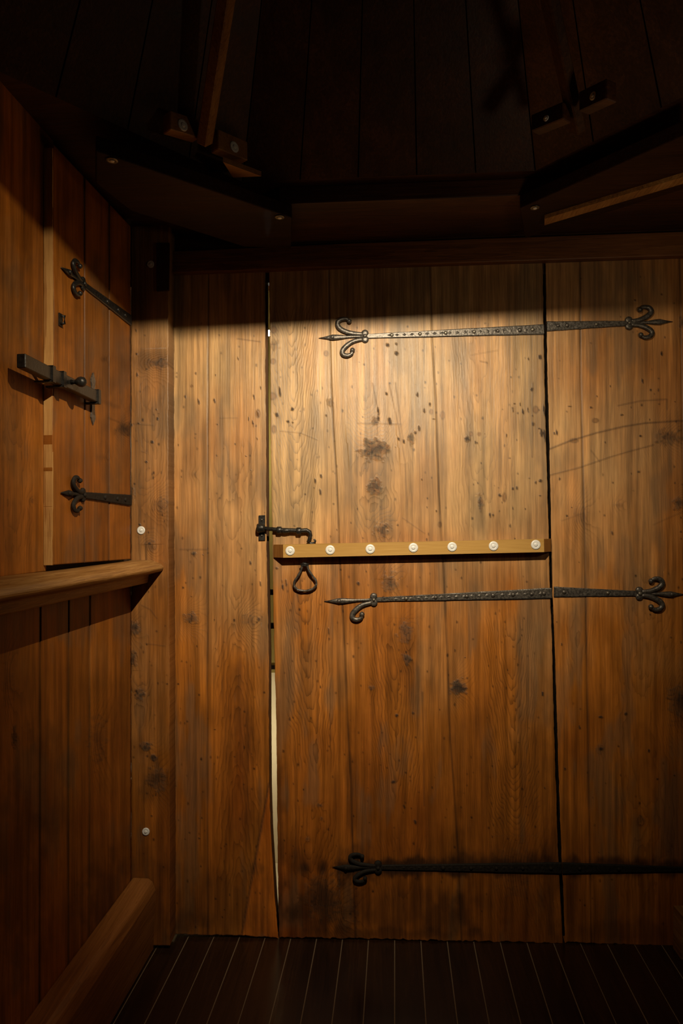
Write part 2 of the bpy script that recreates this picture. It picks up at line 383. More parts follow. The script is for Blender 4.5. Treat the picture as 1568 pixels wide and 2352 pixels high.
def board(name, mapf, left, right, top, bottom, seams, thick, mat, attr_kw, step=2.3, under=0, under2=0, ragged=0, nrm=None, parent=None, wav=1.2, groove=.0018, seed=3):
    """plank panel: edges are polylines [(x, y)] in the photograph's frame laid on a real plane by mapf(px, py, h)"""
    ix = lambda pl, y: float(np.interp(y, [p[1] for p in pl], [p[0] for p in pl]))
    y0 = min(p[1] for p in top); y1 = max(p[1] for p in bottom)
    ny = int((y1 - y0) / step) + 1
    rows = []
    for j in range(ny + 1):
        t = j / ny; ym = y0 + t * (y1 - y0)
        brk = [(ix(left, ym) + (float(fbm(np.array([ym / 22.]), np.array([.5]), seed)[0]) - .5) * 2 * wav, 0)]
        for sm in seams: s = ix(sm, ym); brk += [(s - 1.6, 0), (s, 1), (s + 1.6, 0)]
        brk += [(ix(right, ym) + (float(fbm(np.array([ym / 18.]), np.array([9.5]), seed)[0]) - .5) * 2 * wav, 0)]
        rows.append((t, brk))
    ref = rows[ny // 2][1]
    counts = [max(1, int(abs(ref[i + 1][0] - ref[i][0]) / step)) for i in range(len(ref) - 1)]
    X = []; Y = []; D = []
    for t, brk in rows:
        xs = []; ds = []
        for i in range(len(brk) - 1):
            for k in range(counts[i]):
                q = k / counts[i]; xs.append(brk[i][0] * (1 - q) + brk[i + 1][0] * q); ds.append(brk[i][1] * (1 - q) + brk[i + 1][1] * q)
        xs.append(brk[-1][0]); ds.append(brk[-1][1]); xs = np.array(xs)
        yt = np.interp(xs, [p[0] for p in top], [p[1] for p in top]); yb = np.interp(xs, [p[0] for p in bottom], [p[1] for p in bottom])
        if ragged: yb = yb + (fbm(xs / 9, xs * 0, seed + 4) - .5) * 2 * ragged
        X.append(xs); Y.append(yt * (1 - t) + yb * t); D.append(np.array(ds))
    X = np.array(X); Y = np.array(Y); D = np.array(D); nr, nc = X.shape
    dep = -D * groove + (fbm(X.ravel() / 90, Y.ravel() / 300, seed + 6).reshape(X.shape) - .5) * .0022
    vs = [mapf(X[j, i], Y[j, i], dep[j, i]) for j in range(nr) for i in range(nc)]
    fs = [(j * nc + i, (j + 1) * nc + i, (j + 1) * nc + i + 1, j * nc + i + 1) for j in range(nr - 1) for i in range(nc - 1)]
    per = [i for i in range(nc)] + [j * nc + nc - 1 for j in range(1, nr)] + [(nr - 1) * nc + i for i in range(nc - 2, -1, -1)] + [j * nc for j in range(nr - 2, 0, -1)]
    nb = len(vs); back = [vs[k] - nrm * thick + (Vector((under, 0, 0)) if k % nc == 0 else Vector((-under2, 0, 0)) if k % nc == nc - 1 else Vector()) for k in per]; vs += back; m = len(per)
    fs += [(per[a], per[(a + 1) % m], nb + (a + 1) % m, nb + a) for a in range(m)]
    bk = {k: nb + a for a, k in enumerate(per)}
    fs += [(bk[j * nc], bk[j * nc + nc - 1], bk[(j + 1) * nc + nc - 1], bk[(j + 1) * nc]) for j in range(nr - 1)]
    mb = MB(); mb.add(vs, fs); mb.sm = [True] * ((nr - 1) * (nc - 1)) + [False] * (m + nr - 1)
    o = mb.build(name, mat, parent, fixn=False)
    alb, u, amp, dk = paint(X.ravel(), Y.ravel(), seams, seed=seed, **attr_kw)
    amp[per] = 0
    al = np.concatenate([alb, alb[per] * .6]); uu = np.concatenate([u, u[per]]); am = np.concatenate([amp, amp[per]]); dd = np.concatenate([dk, dk[per]])
    me = o.data
    a = me.attributes.new('alb', 'FLOAT_COLOR', 'POINT'); a.data.foreach_set('color', np.concatenate([al, np.ones((len(al), 1))], 1).astype(np.float32).ravel())
    for nm, arr in (('u', uu), ('amp', am), ('dk', dd)):
        a = me.attributes.new(nm, 'FLOAT', 'POINT'); a.data.foreach_set('value', arr.astype(np.float32))
    return o
BN = Vector((0, -1, 0))

# ================================================================== SETTING
# ---- back wall: fixed panel left of the door
topL = [(395, 618), (620, 606)]
fx_right = [(609, 600), (609, 700), (610, 900), (611, 1000), (612, 1250), (615, 1400), (617, 1500), (617, 1640), (618, 1800), (621, 1900), (626, 1985), (631, 2060), (636, 2120), (639, 2152)]
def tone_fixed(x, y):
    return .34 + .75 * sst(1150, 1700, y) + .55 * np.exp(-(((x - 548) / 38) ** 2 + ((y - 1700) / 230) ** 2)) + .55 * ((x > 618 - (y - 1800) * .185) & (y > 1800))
wall = board('wall_back', BW, [(396, 600), (400, 2150)], fx_right, topL, [(395, 2146), (560, 2149), (645, 2155)], [[(479, 600), (478, 900), (477, 1260), (476, 1800), (477, 2150)]], .030, M_BOARD,
    dict(cath=[(545, 1400, 0, 20, 34, -1, 1330, 2050, 60, .38), (540, 700, 0, 60, 90, 1, 1000, 1300, 60, .3)],
         knots=[(437, 1421, 18, 14, .75), (572, 1425, 16, 18, .35), (594, 1422, 5, 5, .8), (445, 1273, 6, 5, .9), (447, 1090, 7, 6, .25)],
         holes=[(583, 911, 3, 10), (592, 950, 2, 7), (571, 962, 2, 7), (581, 972, 2, 10), (590, 1007, 2, 7), (456, 922, 3, 9), (493, 922, 3, 9), (426, 912), (499, 975, 2, 2), (495, 861, 2, 2.5), (598, 890, 2, 8), (547, 825, 2, 6), (466, 1275, 3, 3), (565, 1048, 2, 2), (576, 1080, 2, 2), (575, 1293, 3, 7), (598, 1342, 3, 8), (457, 1925, 2, 2)],
         tans=[(592, 950, 5, 9), (440, 887, 3, 3)], lines=[([(545, 778), (598, 785)], 1.3, .55), ([(413, 1262), (476, 1262)], 1.2, .45), ([(505, 960), (545, 960)], 1.1, .3), ([(618, 1800), (590, 1955), (571, 2060), (555, 2146)], 3.2, .8)],
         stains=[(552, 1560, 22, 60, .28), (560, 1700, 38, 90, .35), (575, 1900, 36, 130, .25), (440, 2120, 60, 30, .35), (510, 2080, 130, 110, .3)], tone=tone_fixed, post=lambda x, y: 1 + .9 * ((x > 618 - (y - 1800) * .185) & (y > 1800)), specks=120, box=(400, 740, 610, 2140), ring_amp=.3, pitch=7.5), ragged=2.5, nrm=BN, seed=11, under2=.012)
struct(wall, 'fixed plank panel of the back wall beside the post')

# ---- back wall: right panel
rt_left = [(1252, 590), (1257, 860), (1261, 1000), (1264, 1150), (1268, 1350), (1273, 1470), (1277, 1600), (1283, 1800), (1289, 1980), (1294, 2080), (1297, 2172)]
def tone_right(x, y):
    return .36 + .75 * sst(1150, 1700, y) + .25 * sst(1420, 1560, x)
rp = board('wall_back_right', BW, rt_left, [(1640, 590), (1690, 2200)], [(1240, 596), (1660, 578)], [(1290, 2164), (1690, 2180)], [[(1331, 590), (1333, 860), (1336, 1000), (1342, 1240), (1350, 1700), (1358, 2160)], [(1560, 590), (1585, 2160)]], .03, M_BOARD,
    dict(cath=[(1325, 1400, .02, 30, 40, 1, 1380, 1560, 40, .3), (1480, 1500, .01, 60, 70, 1, 1300, 2100, 80, .25)],
         knots=[(1535, 1003, 34, 20, .55), (1560, 1155, 16, 16, .7), (1335, 1185, 20, 26, .25), (1560, 1610, 30, 45, .6), (1565, 745, 8, 20, .5), (1420, 1160, 10, 8, .3), (1378, 1720, 8, 12, .5), (1472, 1885, 10, 16, .4)],
         holes=[(1306, 933, 6, 3), (1301, 945), (1357, 936, 5, 3), (1370, 910, 3, 4), (1428, 953, 4, 3), (1389, 1016, 3, 3), (1471, 1002, 5, 4), (1466, 1084, 5, 5), (1475, 875, 2, 6), (1401, 887, 2, 2), (1549, 922, 2, 2), (1278, 992, 2, 8), (1272, 995, 3, 5), (1283, 1100, 2, 2), (1313, 1166, 2, 2), (1405, 1225, 4, 7), (1458, 690, 4, 4), (1563, 1221, 3, 3), (1330, 1670, 3, 6), (1378, 1647, 7, 4), (1437, 1640, 4, 5), (1490, 1725, 4, 6), (1380, 1720, 5, 4), (1297, 1765, 4, 5), (1509, 1789, 3, 3), (1548, 1781, 3, 3), (1540, 1464, 3, 3), (1526, 775), (1519, 812, 3, 6), (1290, 1480, 3, 6), (1278, 1428, 3, 3)],
         tans=[(1367, 966, 7, 5), (1318, 1012, 9, 5)],
         lines=[([(1262, 1031), (1310, 1012), (1370, 994), (1430, 980), (1480, 972), (1570, 966)], 1.8, .75), ([(1264, 1091), (1330, 1074), (1400, 1050), (1440, 1038), (1500, 1022)], 1.3, .6), ([(1418, 932), (1470, 921), (1531, 917), (1531, 940)], 1.3, .55), ([(1500, 1205), (1568, 1175)], 1.5, .3), ([(1357, 1035), (1376, 1060)], 1.5, .4), ([(1290, 1196), (1340, 1178), (1350, 1200)], 1.5, .3)],
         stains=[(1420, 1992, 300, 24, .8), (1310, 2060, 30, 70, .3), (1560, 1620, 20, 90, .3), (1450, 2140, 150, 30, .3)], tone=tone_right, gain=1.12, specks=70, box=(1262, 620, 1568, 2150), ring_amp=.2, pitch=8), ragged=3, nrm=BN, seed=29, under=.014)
struct(rp, 'fixed plank panel of the back wall beyond the door hinges')

# ---- the plank door
dr_left = [(618, 600), (619.5, 760), (621.5, 1000), (623, 1100), (626, 1250), (627.5, 1400), (630, 1500), (634, 1640), (636, 1800), (637.5, 1980), (639, 2080), (641, 2156)]
dr_right = [(1245, 595), (1246, 640), (1249, 800), (1252, 950), (1255, 1050), (1259, 1200), (1262, 1350), (1267, 1450), (1270, 1600), (1276, 1800), (1281, 1950), (1286, 2050), (1292, 2168)]
sm1 = [(755, 600), (757, 760), (760, 880), (766, 1000), (773, 1100), (778, 1240), (785, 1380), (792, 1500), (797, 1640), (806, 1800), (810, 1950), (816, 2160)]
sm2 = [(986, 600), (992, 780), (1001, 920), (1003, 1000), (1007, 1120), (1013, 1230), (1022, 1380), (1028, 1530), (1034, 1700), (1045, 1850), (1054, 2000), (1060, 2165)]
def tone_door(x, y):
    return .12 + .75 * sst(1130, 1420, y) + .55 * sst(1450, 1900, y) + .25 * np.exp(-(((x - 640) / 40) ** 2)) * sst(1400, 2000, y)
door = empty('door_1', BW(950, 2160, 0)); struct(door, 'old plank door with iron straps in the back wall')
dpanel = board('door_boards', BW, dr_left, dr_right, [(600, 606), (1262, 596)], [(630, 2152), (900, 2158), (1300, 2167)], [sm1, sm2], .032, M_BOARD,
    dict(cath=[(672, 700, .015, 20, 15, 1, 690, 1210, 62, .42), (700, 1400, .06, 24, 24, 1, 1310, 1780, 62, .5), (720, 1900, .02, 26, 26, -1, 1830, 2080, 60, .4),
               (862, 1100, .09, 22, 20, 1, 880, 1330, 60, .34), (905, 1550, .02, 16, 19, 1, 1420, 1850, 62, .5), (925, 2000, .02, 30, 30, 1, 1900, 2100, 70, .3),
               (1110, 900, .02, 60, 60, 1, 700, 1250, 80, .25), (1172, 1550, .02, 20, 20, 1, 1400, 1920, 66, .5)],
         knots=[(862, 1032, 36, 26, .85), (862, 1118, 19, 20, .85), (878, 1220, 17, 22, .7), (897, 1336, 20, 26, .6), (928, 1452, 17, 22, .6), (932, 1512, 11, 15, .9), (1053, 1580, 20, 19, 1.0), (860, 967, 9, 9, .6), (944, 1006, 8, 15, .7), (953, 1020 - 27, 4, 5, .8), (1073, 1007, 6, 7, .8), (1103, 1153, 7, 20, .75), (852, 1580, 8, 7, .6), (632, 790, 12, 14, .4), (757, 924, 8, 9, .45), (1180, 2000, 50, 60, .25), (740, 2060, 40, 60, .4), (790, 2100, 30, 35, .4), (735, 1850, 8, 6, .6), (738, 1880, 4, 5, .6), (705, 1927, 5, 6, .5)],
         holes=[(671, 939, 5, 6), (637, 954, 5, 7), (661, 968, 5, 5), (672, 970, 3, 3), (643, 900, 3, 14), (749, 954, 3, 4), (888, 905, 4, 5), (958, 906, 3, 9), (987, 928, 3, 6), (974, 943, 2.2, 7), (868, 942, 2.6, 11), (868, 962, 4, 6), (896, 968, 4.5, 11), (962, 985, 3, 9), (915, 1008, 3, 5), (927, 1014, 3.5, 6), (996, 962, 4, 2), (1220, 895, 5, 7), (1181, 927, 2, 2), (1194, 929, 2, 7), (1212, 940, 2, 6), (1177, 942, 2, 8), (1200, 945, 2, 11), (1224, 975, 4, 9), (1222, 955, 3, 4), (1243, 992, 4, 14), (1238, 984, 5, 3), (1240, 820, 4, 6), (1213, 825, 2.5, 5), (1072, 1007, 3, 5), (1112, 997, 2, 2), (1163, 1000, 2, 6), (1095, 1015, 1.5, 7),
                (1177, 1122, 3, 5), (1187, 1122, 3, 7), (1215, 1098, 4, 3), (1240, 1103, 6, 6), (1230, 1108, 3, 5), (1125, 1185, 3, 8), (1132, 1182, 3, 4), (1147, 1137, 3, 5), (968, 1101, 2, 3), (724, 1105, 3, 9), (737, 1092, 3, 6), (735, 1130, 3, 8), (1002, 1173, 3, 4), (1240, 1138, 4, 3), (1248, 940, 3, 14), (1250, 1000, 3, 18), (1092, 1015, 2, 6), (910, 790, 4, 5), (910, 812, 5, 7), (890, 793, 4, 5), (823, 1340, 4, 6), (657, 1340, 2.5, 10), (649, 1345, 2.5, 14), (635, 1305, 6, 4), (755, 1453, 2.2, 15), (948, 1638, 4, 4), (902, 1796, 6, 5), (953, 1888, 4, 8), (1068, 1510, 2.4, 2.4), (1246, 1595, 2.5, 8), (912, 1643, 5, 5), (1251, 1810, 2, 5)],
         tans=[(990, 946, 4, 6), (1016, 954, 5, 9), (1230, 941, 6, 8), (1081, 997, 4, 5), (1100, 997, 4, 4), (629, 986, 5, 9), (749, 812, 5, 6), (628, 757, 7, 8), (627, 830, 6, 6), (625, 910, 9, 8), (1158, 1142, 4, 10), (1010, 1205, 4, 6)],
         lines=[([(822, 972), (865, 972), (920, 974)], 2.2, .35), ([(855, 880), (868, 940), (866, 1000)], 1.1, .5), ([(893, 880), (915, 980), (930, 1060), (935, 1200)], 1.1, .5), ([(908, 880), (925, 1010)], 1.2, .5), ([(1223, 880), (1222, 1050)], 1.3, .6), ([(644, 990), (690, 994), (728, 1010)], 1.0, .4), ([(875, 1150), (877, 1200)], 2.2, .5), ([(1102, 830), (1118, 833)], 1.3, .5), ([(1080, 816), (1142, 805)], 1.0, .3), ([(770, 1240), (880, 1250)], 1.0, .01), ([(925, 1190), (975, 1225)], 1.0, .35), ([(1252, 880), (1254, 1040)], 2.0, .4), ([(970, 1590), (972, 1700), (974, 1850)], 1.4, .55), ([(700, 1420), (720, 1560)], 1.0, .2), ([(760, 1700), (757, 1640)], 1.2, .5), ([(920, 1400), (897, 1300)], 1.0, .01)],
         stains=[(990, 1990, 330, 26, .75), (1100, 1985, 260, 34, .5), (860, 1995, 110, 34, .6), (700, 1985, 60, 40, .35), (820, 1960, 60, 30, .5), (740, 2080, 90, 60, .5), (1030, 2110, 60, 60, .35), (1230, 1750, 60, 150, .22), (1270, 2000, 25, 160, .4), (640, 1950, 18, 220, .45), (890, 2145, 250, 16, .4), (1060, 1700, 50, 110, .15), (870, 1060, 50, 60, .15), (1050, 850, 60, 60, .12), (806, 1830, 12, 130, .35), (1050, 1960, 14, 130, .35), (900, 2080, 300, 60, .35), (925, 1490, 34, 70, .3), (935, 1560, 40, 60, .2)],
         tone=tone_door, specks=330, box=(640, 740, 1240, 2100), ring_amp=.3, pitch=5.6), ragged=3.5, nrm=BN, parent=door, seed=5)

# ---- corner post (front face and the side face that shows to the right of it)
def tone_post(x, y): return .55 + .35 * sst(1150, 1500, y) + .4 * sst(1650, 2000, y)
post = empty('corner_post', BW(345, 2172, .03)); tag(post, 'squared timber corner post between the back wall and the side wall', 'post')
board('post_timber', lambda a, b, h: BW(a, b, POST_D + h), [(301, 470), (301, 2180)], [(388, 470), (386, 760), (387, 1250), (389, 1500), (390, 2180)], [(295, 480), (395, 476)], [(295, 2172), (395, 2172)], [], POST_D - .001, M_POST,
    dict(cath=[(322, 1600, 0, 22, 24, 1, 1540, 1680, 34, .4), (350, 1000, 0, 40, 60, 1, 800, 1250, 45, .25)],
         knots=[(307, 1442, 13, 20, .9), (304, 1515, 12, 18, .8), (323, 1598, 11, 13, .9), (333, 1716, 13, 12, .9), (353, 1739, 8, 8, .95), (360, 1788, 26, 30, .6), (363, 833, 24, 14, .55), (345, 1255, 14, 16, .35), (368, 1160, 18, 18, .35), (300, 1135, 9, 22, .45)],
         holes=[(315, 862, 3, 6), (336, 848, 3, 3), (314, 813, 2.5, 2.5), (359, 941, 3, 3), (362, 962, 3, 4), (317, 972, 4, 3), (303, 976, 2, 4), (336, 1061, 3, 3), (349, 1015, 4, 3), (312, 760, 2, 5), (321, 1205, 3, 3), (343, 1248, 3, 3)],
         lines=[([(300, 973), (352, 977)], 1.2, .4), ([(315, 900), (313, 990)], 1.3, .3), ([(325, 1037), (336, 1040)], 1.2, .4), ([(388, 880), (385, 1100)], 1.6, .4), ([(318, 1230), (322, 1285)], 1.3, .5), ([(330, 1230), (336, 1285)], 1.3, .4), ([(335, 1478), (378, 1484)], 1.2, .4), ([(325, 1390), (345, 1400), (360, 1420)], 1.3, .4)],
         stains=[(345, 822, 60, 26, .35), (345, 1790, 24, 60, .4), (340, 2060, 60, 120, .35), (370, 1345, 30, 34, .2)], tone=tone_post, gain=.72, specks=50, box=(303, 740, 386, 2000), ring_amp=.22, pitch=6), nrm=BN, parent=post, wav=1.4, seed=47)
pb = MB()      # packing strip on the upper right of the post
q = [BW(361, 560, POST_D), BW(390, 560, POST_D), BW(389, 668, POST_D), BW(361, 670, POST_D)]
pb.prism(q, (0, -.008, 0)); pb.build('packing_strip', M_DARKZ, post)

def washer(name, c, n, r, parent, mat=M_ZINC, screw=True, seg=28):
    mb = MB(); mb.lathe(c, n, [(r, -.001), (r, .0010), (r * .93, .0018), (r * .5, .0018), (r * .42, .0010)], seg)
    w = mb.build(name, mat, parent, origin=c)
    if screw:
        s = MB(); s.lathe(Vector(c), n, [(r * .42, 0), (r * .42, .0026), (r * .36, .0034), (r * .12, .0036)], 6 if screw == 'hex' else 16)
        s.build('screw', M_ZINC, w, origin=c)
    return w
for x, y, r in ((324, 1218, .0115), (335, 1910, .0105), (346, 607, .0105)):
    washer('washer', BW(x, y, POST_D + .0015), BN, r, post)

# ---- left wall: lower planks, upper near panel, shutter
def tone_left(x, y): return 1.15 + .1 * sst(1500, 2000, y) + 0 * x
def tone_leftu(x, y): return .95 + 0 * x
def tone_shut(x, y): return 1.15 + 0 * x
Lm = lambda h0: (lambda a, b, h: LW(a, b, h + h0))
lw = board('wall_left', Lm(0), [(-160, 1300), (-160, 2500)], [(301, 1300), (301, 2200)], [(-160, 1350), (301, 1290)], [(-160, 2700), (301, 2180)], [[(-60, 1300), (-62, 2700)], [(92, 1300), (90, 2300)], [(157, 1300), (156, 2250)], [(206, 1300), (204, 2200)]], .03, M_BOARD_L,
    dict(cath=[], knots=[(32, 1690, 7, 26, .8), (20, 1560, 20, 60, .2), (225, 1700, 24, 60, .3)], holes=[], stains=[(40, 2000, 80, 260, .35), (240, 2060, 70, 120, .45), (120, 1800, 50, 160, .25), (285, 1400, 16, 90, .2)], tone=tone_left, gain=.8, ring_amp=.2, pitch=6), step=3.2, nrm=NL, seed=71)
struct(lw, 'plank wall on the left below the rail')
lu = board('wall_left_upper', Lm(0), [(-160, -200), (-160, 1360)], [(122, -200), (120, 480), (106, 1320)], [(-160, -400), (122, 150)], [(-160, 1346), (106, 1312)], [[(-70, -200), (-70, 1300)]], .03, M_BOARD_L,
    dict(cath=[(30, 1100, 0, 40, 50, 1, 800, 1300, 50, .3)], knots=[(72, 1150, 6, 7, .4)], holes=[], stains=[(80, 700, 50, 150, .2)], tone=tone_leftu, ring_amp=.2, pitch=7), step=3.2, nrm=NL, seed=83)
struct(lu, 'upper fixed plank panel of the left wall')
SH = .020
shut = empty('door_2', LW(200, 1290, 0)); struct(shut, 'plank shutter in the left wall beside the post')
board('shutter_boards', Lm(SH), [(122, 330), (121, 480), (124, 800), (120, 1000), (121, 1290)], [(300, 560), (300, 1290)], [(122, 330), (300, 520)], [(118, 1298), (300, 1284)], [[(193, 300), (194, 1290)], [(250, 300), (250, 1290)]], SH + .02, M_BOARD_L,
    dict(cath=[], knots=[(240, 825, 8, 6, .5), (290, 985, 26, 16, .6), (240, 1050, 10, 8, .2), (215, 880, 10, 20, .2)], holes=[], lines=[([(225, 918), (272, 935)], 6, .25), ([(250, 960), (298, 980)], 2, .4)], stains=[(292, 990, 16, 14, .5), (230, 780, 110, 200, .3), (270, 1050, 50, 200, .25)], tone=tone_shut, gain=.72, ring_amp=.18, pitch=6), step=3.0, nrm=NL, parent=shut, seed=91)
# bare pale edge of the shutter facing the room
def LWz(s_ref, z, h): return PL + DIRL * s_ref + Vector((0, 0, z - PL.z)) + NL * h
eb = MB(); ys = np.linspace(340, 1298, 60); A = []; B = []
for i, y in enumerate(ys):
    p = LW(121, y, SH); wv = (float(fbm(np.array([y / 30.]), np.array([2.5]), 3)[0]) - .5) * .003
    A.append(p - DIRL * (.0015 + wv)); B.append(LW(121, y, SH) - NL * (SH - .001) - DIRL * (.0015 + wv) )
vs = []; fs = []
for a, b in zip(A, B): vs += [a, b, a + DIRL * .004, b + DIRL * .004]
for i in range(len(A) - 1):
    k = i * 4; fs += [(k, k + 4, k + 5, k + 1), (k, k + 2, k + 6, k + 4)]
eb.add(vs, fs); eb.build('edge_strip', M_EDGE, shut)['label'] = 'pale bare edge strip with old nail holes'

# ---- floor
fl = MB(); FZ = FLOOR_Z
base0 = ZP(906, 2158, FZ); pitchX = (ZP(966, 2158, FZ) - base0).x
k0, k1 = -14, 22
for k in range(k0, k1):
    c0 = base0 + Vector((k * pitchX, 0, 0)); a = .0013; b = pitchX - .0013
    p = [c0 + Vector((a, 0, 0)), c0 + Vector((b, 0, 0))]
    near = -DIRL * 3.2; far = DIRL * .12
    dz = random.uniform(-.0006, .0006)
    fl.prism([p[0] + far + Vector((0, 0, dz)), p[1] + far + Vector((0, 0, dz)), p[1] + near + Vector((0, 0, dz)), p[0] + near + Vector((0, 0, dz))], (0, 0, -.03), 0)
    s0, s1 = c0 + Vector((-a, 0, -.0008)), c0 + Vector((a, 0, -.0008))
    fl.add([s0 + far, s1 + far, s1 + near, s0 + near], [(0, 1, 2, 3)], 1)
struct(fl.build('floor', [M_FLOOR, M_STRIP]), 'dark narrow floorboards with pale joints')

# ---- base rail along the left wall
def sweep(prof, p0, p1, name, mat, parent=None, wob=0, nseg=14, seed=0, endcut=None):
    """profile [(out from wall, height)] carried along the left wall between distances p0..p1 (m from the post, towards the camera)"""
    m = MB(); n = len(prof); vs = []
    for i in range(nseg + 1):
        s = p0 + (p1 - p0) * i / nseg
        for j, (a, z) in enumerate(prof):
            ww = wob * (float(fbm(np.array([s * 6 + j * 3.]), np.array([j * 1.7]), seed)[0]) - .5)
            off = (endcut[j] if (endcut and i == 0) else 0)
            vs.append(PL - DIRL * (s + off) + NL * (a + ww) + Vector((0, 0, z - PL.z + ww)))
    fs = [(i * n + j, i * n + (j + 1) % n, (i + 1) * n + (j + 1) % n, (i + 1) * n + j) for i in range(nseg) for j in range(n)]
    fs += [tuple(range(n)), tuple(nseg * n + j for j in range(n))[::-1]]
    m.add(vs, fs, 0, False); o = m.build(name, mat, parent)
    bv = o.modifiers.new('soft', 'BEVEL'); bv.width = .004; bv.segments = 2; bv.limit_method = 'ANGLE'
    return o
zt = BW(325, 2016, POST_D).z
br = sweep([(0.001, FZ + .003), (.060, FZ + .003), (.068, zt - .03), (.060, zt - .006), (.045, zt), (0.001, zt + .002)], .001, 2.2, 'baseboard_left', M_BASE, wob=.006, seed=5)
struct(br, 'heavy timber rail lying along the foot of the left wall')
# ---- chair-height rail, overlapping the post
zr = BW(320, 1287, POST_D).z
rail = sweep([(0.001, zr), (.062, zr + .001), (.088, zr - .010), (.097, zr - .021), (.092, zr - .030), (.054, zr - .040), (.050, zr - .064), (0.001, zr - .066)], .001, 2.2, 'shelf_rail', M_RAIL, wob=.004, seed=9,
             endcut=[0, 0, 0, 0, 0, 0, 0, 0])
tag(rail, 'thick worn timber ledge running along the left wall at waist height', 'rail')

# ---- right corner: base timber, side wall; rest of the enclosure behind the viewer
XR = BW(1640, 1400).x; 
m = MB(); m.box((XR + .03, -1.5, 1.2), (1, 0, 0), (0, 1, 0), (0, 0, 1), .03, 1.6, 1.4); struct(m.build('wall_right', M_DARKZ), 'plank wall on the right')
PR = BW(1546, 2170, .05)
m = MB(); 
m.prism([BW(1546, 2080, .012), BW(1600, 2080, .012), BW(1600, 2185, .012), BW(1545, 2185, .012)], (0, -.05, 0)); struct(m.build('trim_1', M_RAIL), 'short timber block in the right corner by the floor')
m = MB(); m.box((0, -3.12, 1.2), (1, 0, 0), (0, 1, 0), (0, 0, 1), 1.2, .03, 1.4); struct(m.build('wall_front', M_DARKZ), 'plank wall behind the viewer')

# ---- lintel board above the door, stop blackened to paint the hinge gap's shade
m = MB(); lt = [BW(388, 577, .022), BW(784, 559, .022), BW(1180, 545, .022), BW(1660, 528, .022), BW(1660, 584, .022), BW(1180, 600, .022), BW(784, 612, .022), BW(388, 627, .022)]
m.prism(lt, (0, .022 + .02, 0)); li = m.build('lintel', M_LINT); struct(li, 'horizontal board across the top of the door')
bv = li.modifiers.new('soft', 'BEVEL'); bv.width = .003; bv.segments = 2
m = MB(); m.prism([BW(1235, 560, -.034), BW(1275, 560, -.034), BW(1325, 2175, -.034), BW(1262, 2175, -.034)], (0, .03, 0)); struct(m.build('trim_2', M_BLACK), 'door stop behind the hinge gap, blackened as its shade')
m = MB(); m.box((0.1, .02, 2.35), (1, 0, 0), (0, 1, 0), (0, 0, 1), 1.2, .012, .45); 
m.build('frieze', M_DARKX); struct(bpy.data.objects['frieze'], 'dark boards above the lintel')
# wall behind the post, closing the corner and the left wall's top
m = MB(); c = PL - DIRL * 1.5 - NL * .05; c.z = 1.45
m.box(c, DIRL, NL, (0, 0, 1), 1.6, .018, 1.5); struct(m.build('wall_left_backing', M_DARKZ), 'backing of the left wall')

m = MB(); lf = [BW(x - 14, y, -.033) for x, y in fx_right]; rg = [BW(x + (5.0 if y > 780 else 6.0), y, -.033) for x, y in fx_right]
m.prism(lf + rg[::-1], (0, .010, 0)); struct(m.build('trim_4', M_CLEATD), 'dark rebate behind the edge of the fixed panel')
# ---- corridor seen through the gap
m = MB(); zc = BW(630, 1545).z
zA = (zc - CAM.z) * (1.96 + .5) / 1.96 + CAM.z; z2 = (BW(638, 1988).z - CAM.z) * (2.46) / 1.96 + CAM.z
m.box((-.4, .53, (zA + 2.6) / 2), (1, 0, 0), (0, 1, 0), (0, 0, 1), .5, .03, (2.6 - zA) / 2)
m.box((-.4, .52, zA + .02), (1, 0, 0), (0, 1, 0), (0, 0, 1), .5, .03, .006, 2)
m.box((-.4, .53, (zA + FZ - .1) / 2), (1, 0, 0), (0, 1, 0), (0, 0, 1), .5, .03, (zA - FZ + .1) / 2, 1)
m.box((-.4, .49, z2), (1, 0, 0), (0, 1, 0), (0, 0, 1), .5, .012, .004, 2)
struct(m.build('wall_corridor', [M_OCHRE, M_BEIGE, M_BLACK]), 'painted corridor wall seen through the gap beside the door')
m = MB()
for y in (1360, 1437):
    p = onplane(625, y, Vector((0, .10, 0)), Vector((0, 1, 0))); m.box(p, (1, 0, 0), (0, 1, 0), (0, 0, 1), .02, .012, .0075)
struct(m.build('trim_3', M_BLACK), 'dark blocks behind the door gap')
m = MB(); m.box((-.4, .25, FZ - .06), (1, 0, 0), (0, 1, 0), (0, 0, 1), .5, .25, .03); struct(m.build('floor_corridor', M_BEIGE))
m = MB(); m.box((-.9, .28, 1.3), (1, 0, 0), (0, 1, 0), (0, 0, 1), .01, .25, 1.45); m.box((.2, .28, 1.3), (1, 0, 0), (0, 1, 0), (0, 0, 1), .01, .25, 1.45); m.box((-.4, .28, 2.6), (1, 0, 0), (0, 1, 0), (0, 0, 1), .5, .25, .01)
struct(m.build('wall_corridor_side', M_OCHRE))
bp = onplane(616.5, 765, Vector((0, .22, 0)), Vector((0, 1, 0)))
m = MB(); m.lathe(bp, (0, 1, 0), [(.001, -.012), (.007, -.008), (.010, 0), (.007, .008), (.001, .012)], 16)
lb = m.build('corridor_bulb', mB); tag(lb, 'tiny bright bulb shining through the top of the door gap', 'lamp')

# ================================================================== ROOF RING (dark, overhead)
RZ = 2.0
def U(px, py, z=RZ): return ZP(px, py, z)
UPZ = Vector((0, 0, 1))
def slab(name, poly, th, mat, parent=None):
    m = MB(); m.prism(poly, (0, 0, th)); o = m.build(name, mat, parent); b = o.modifiers.new('soft', 'BEVEL'); b.width = .003; b.segments = 2; return o
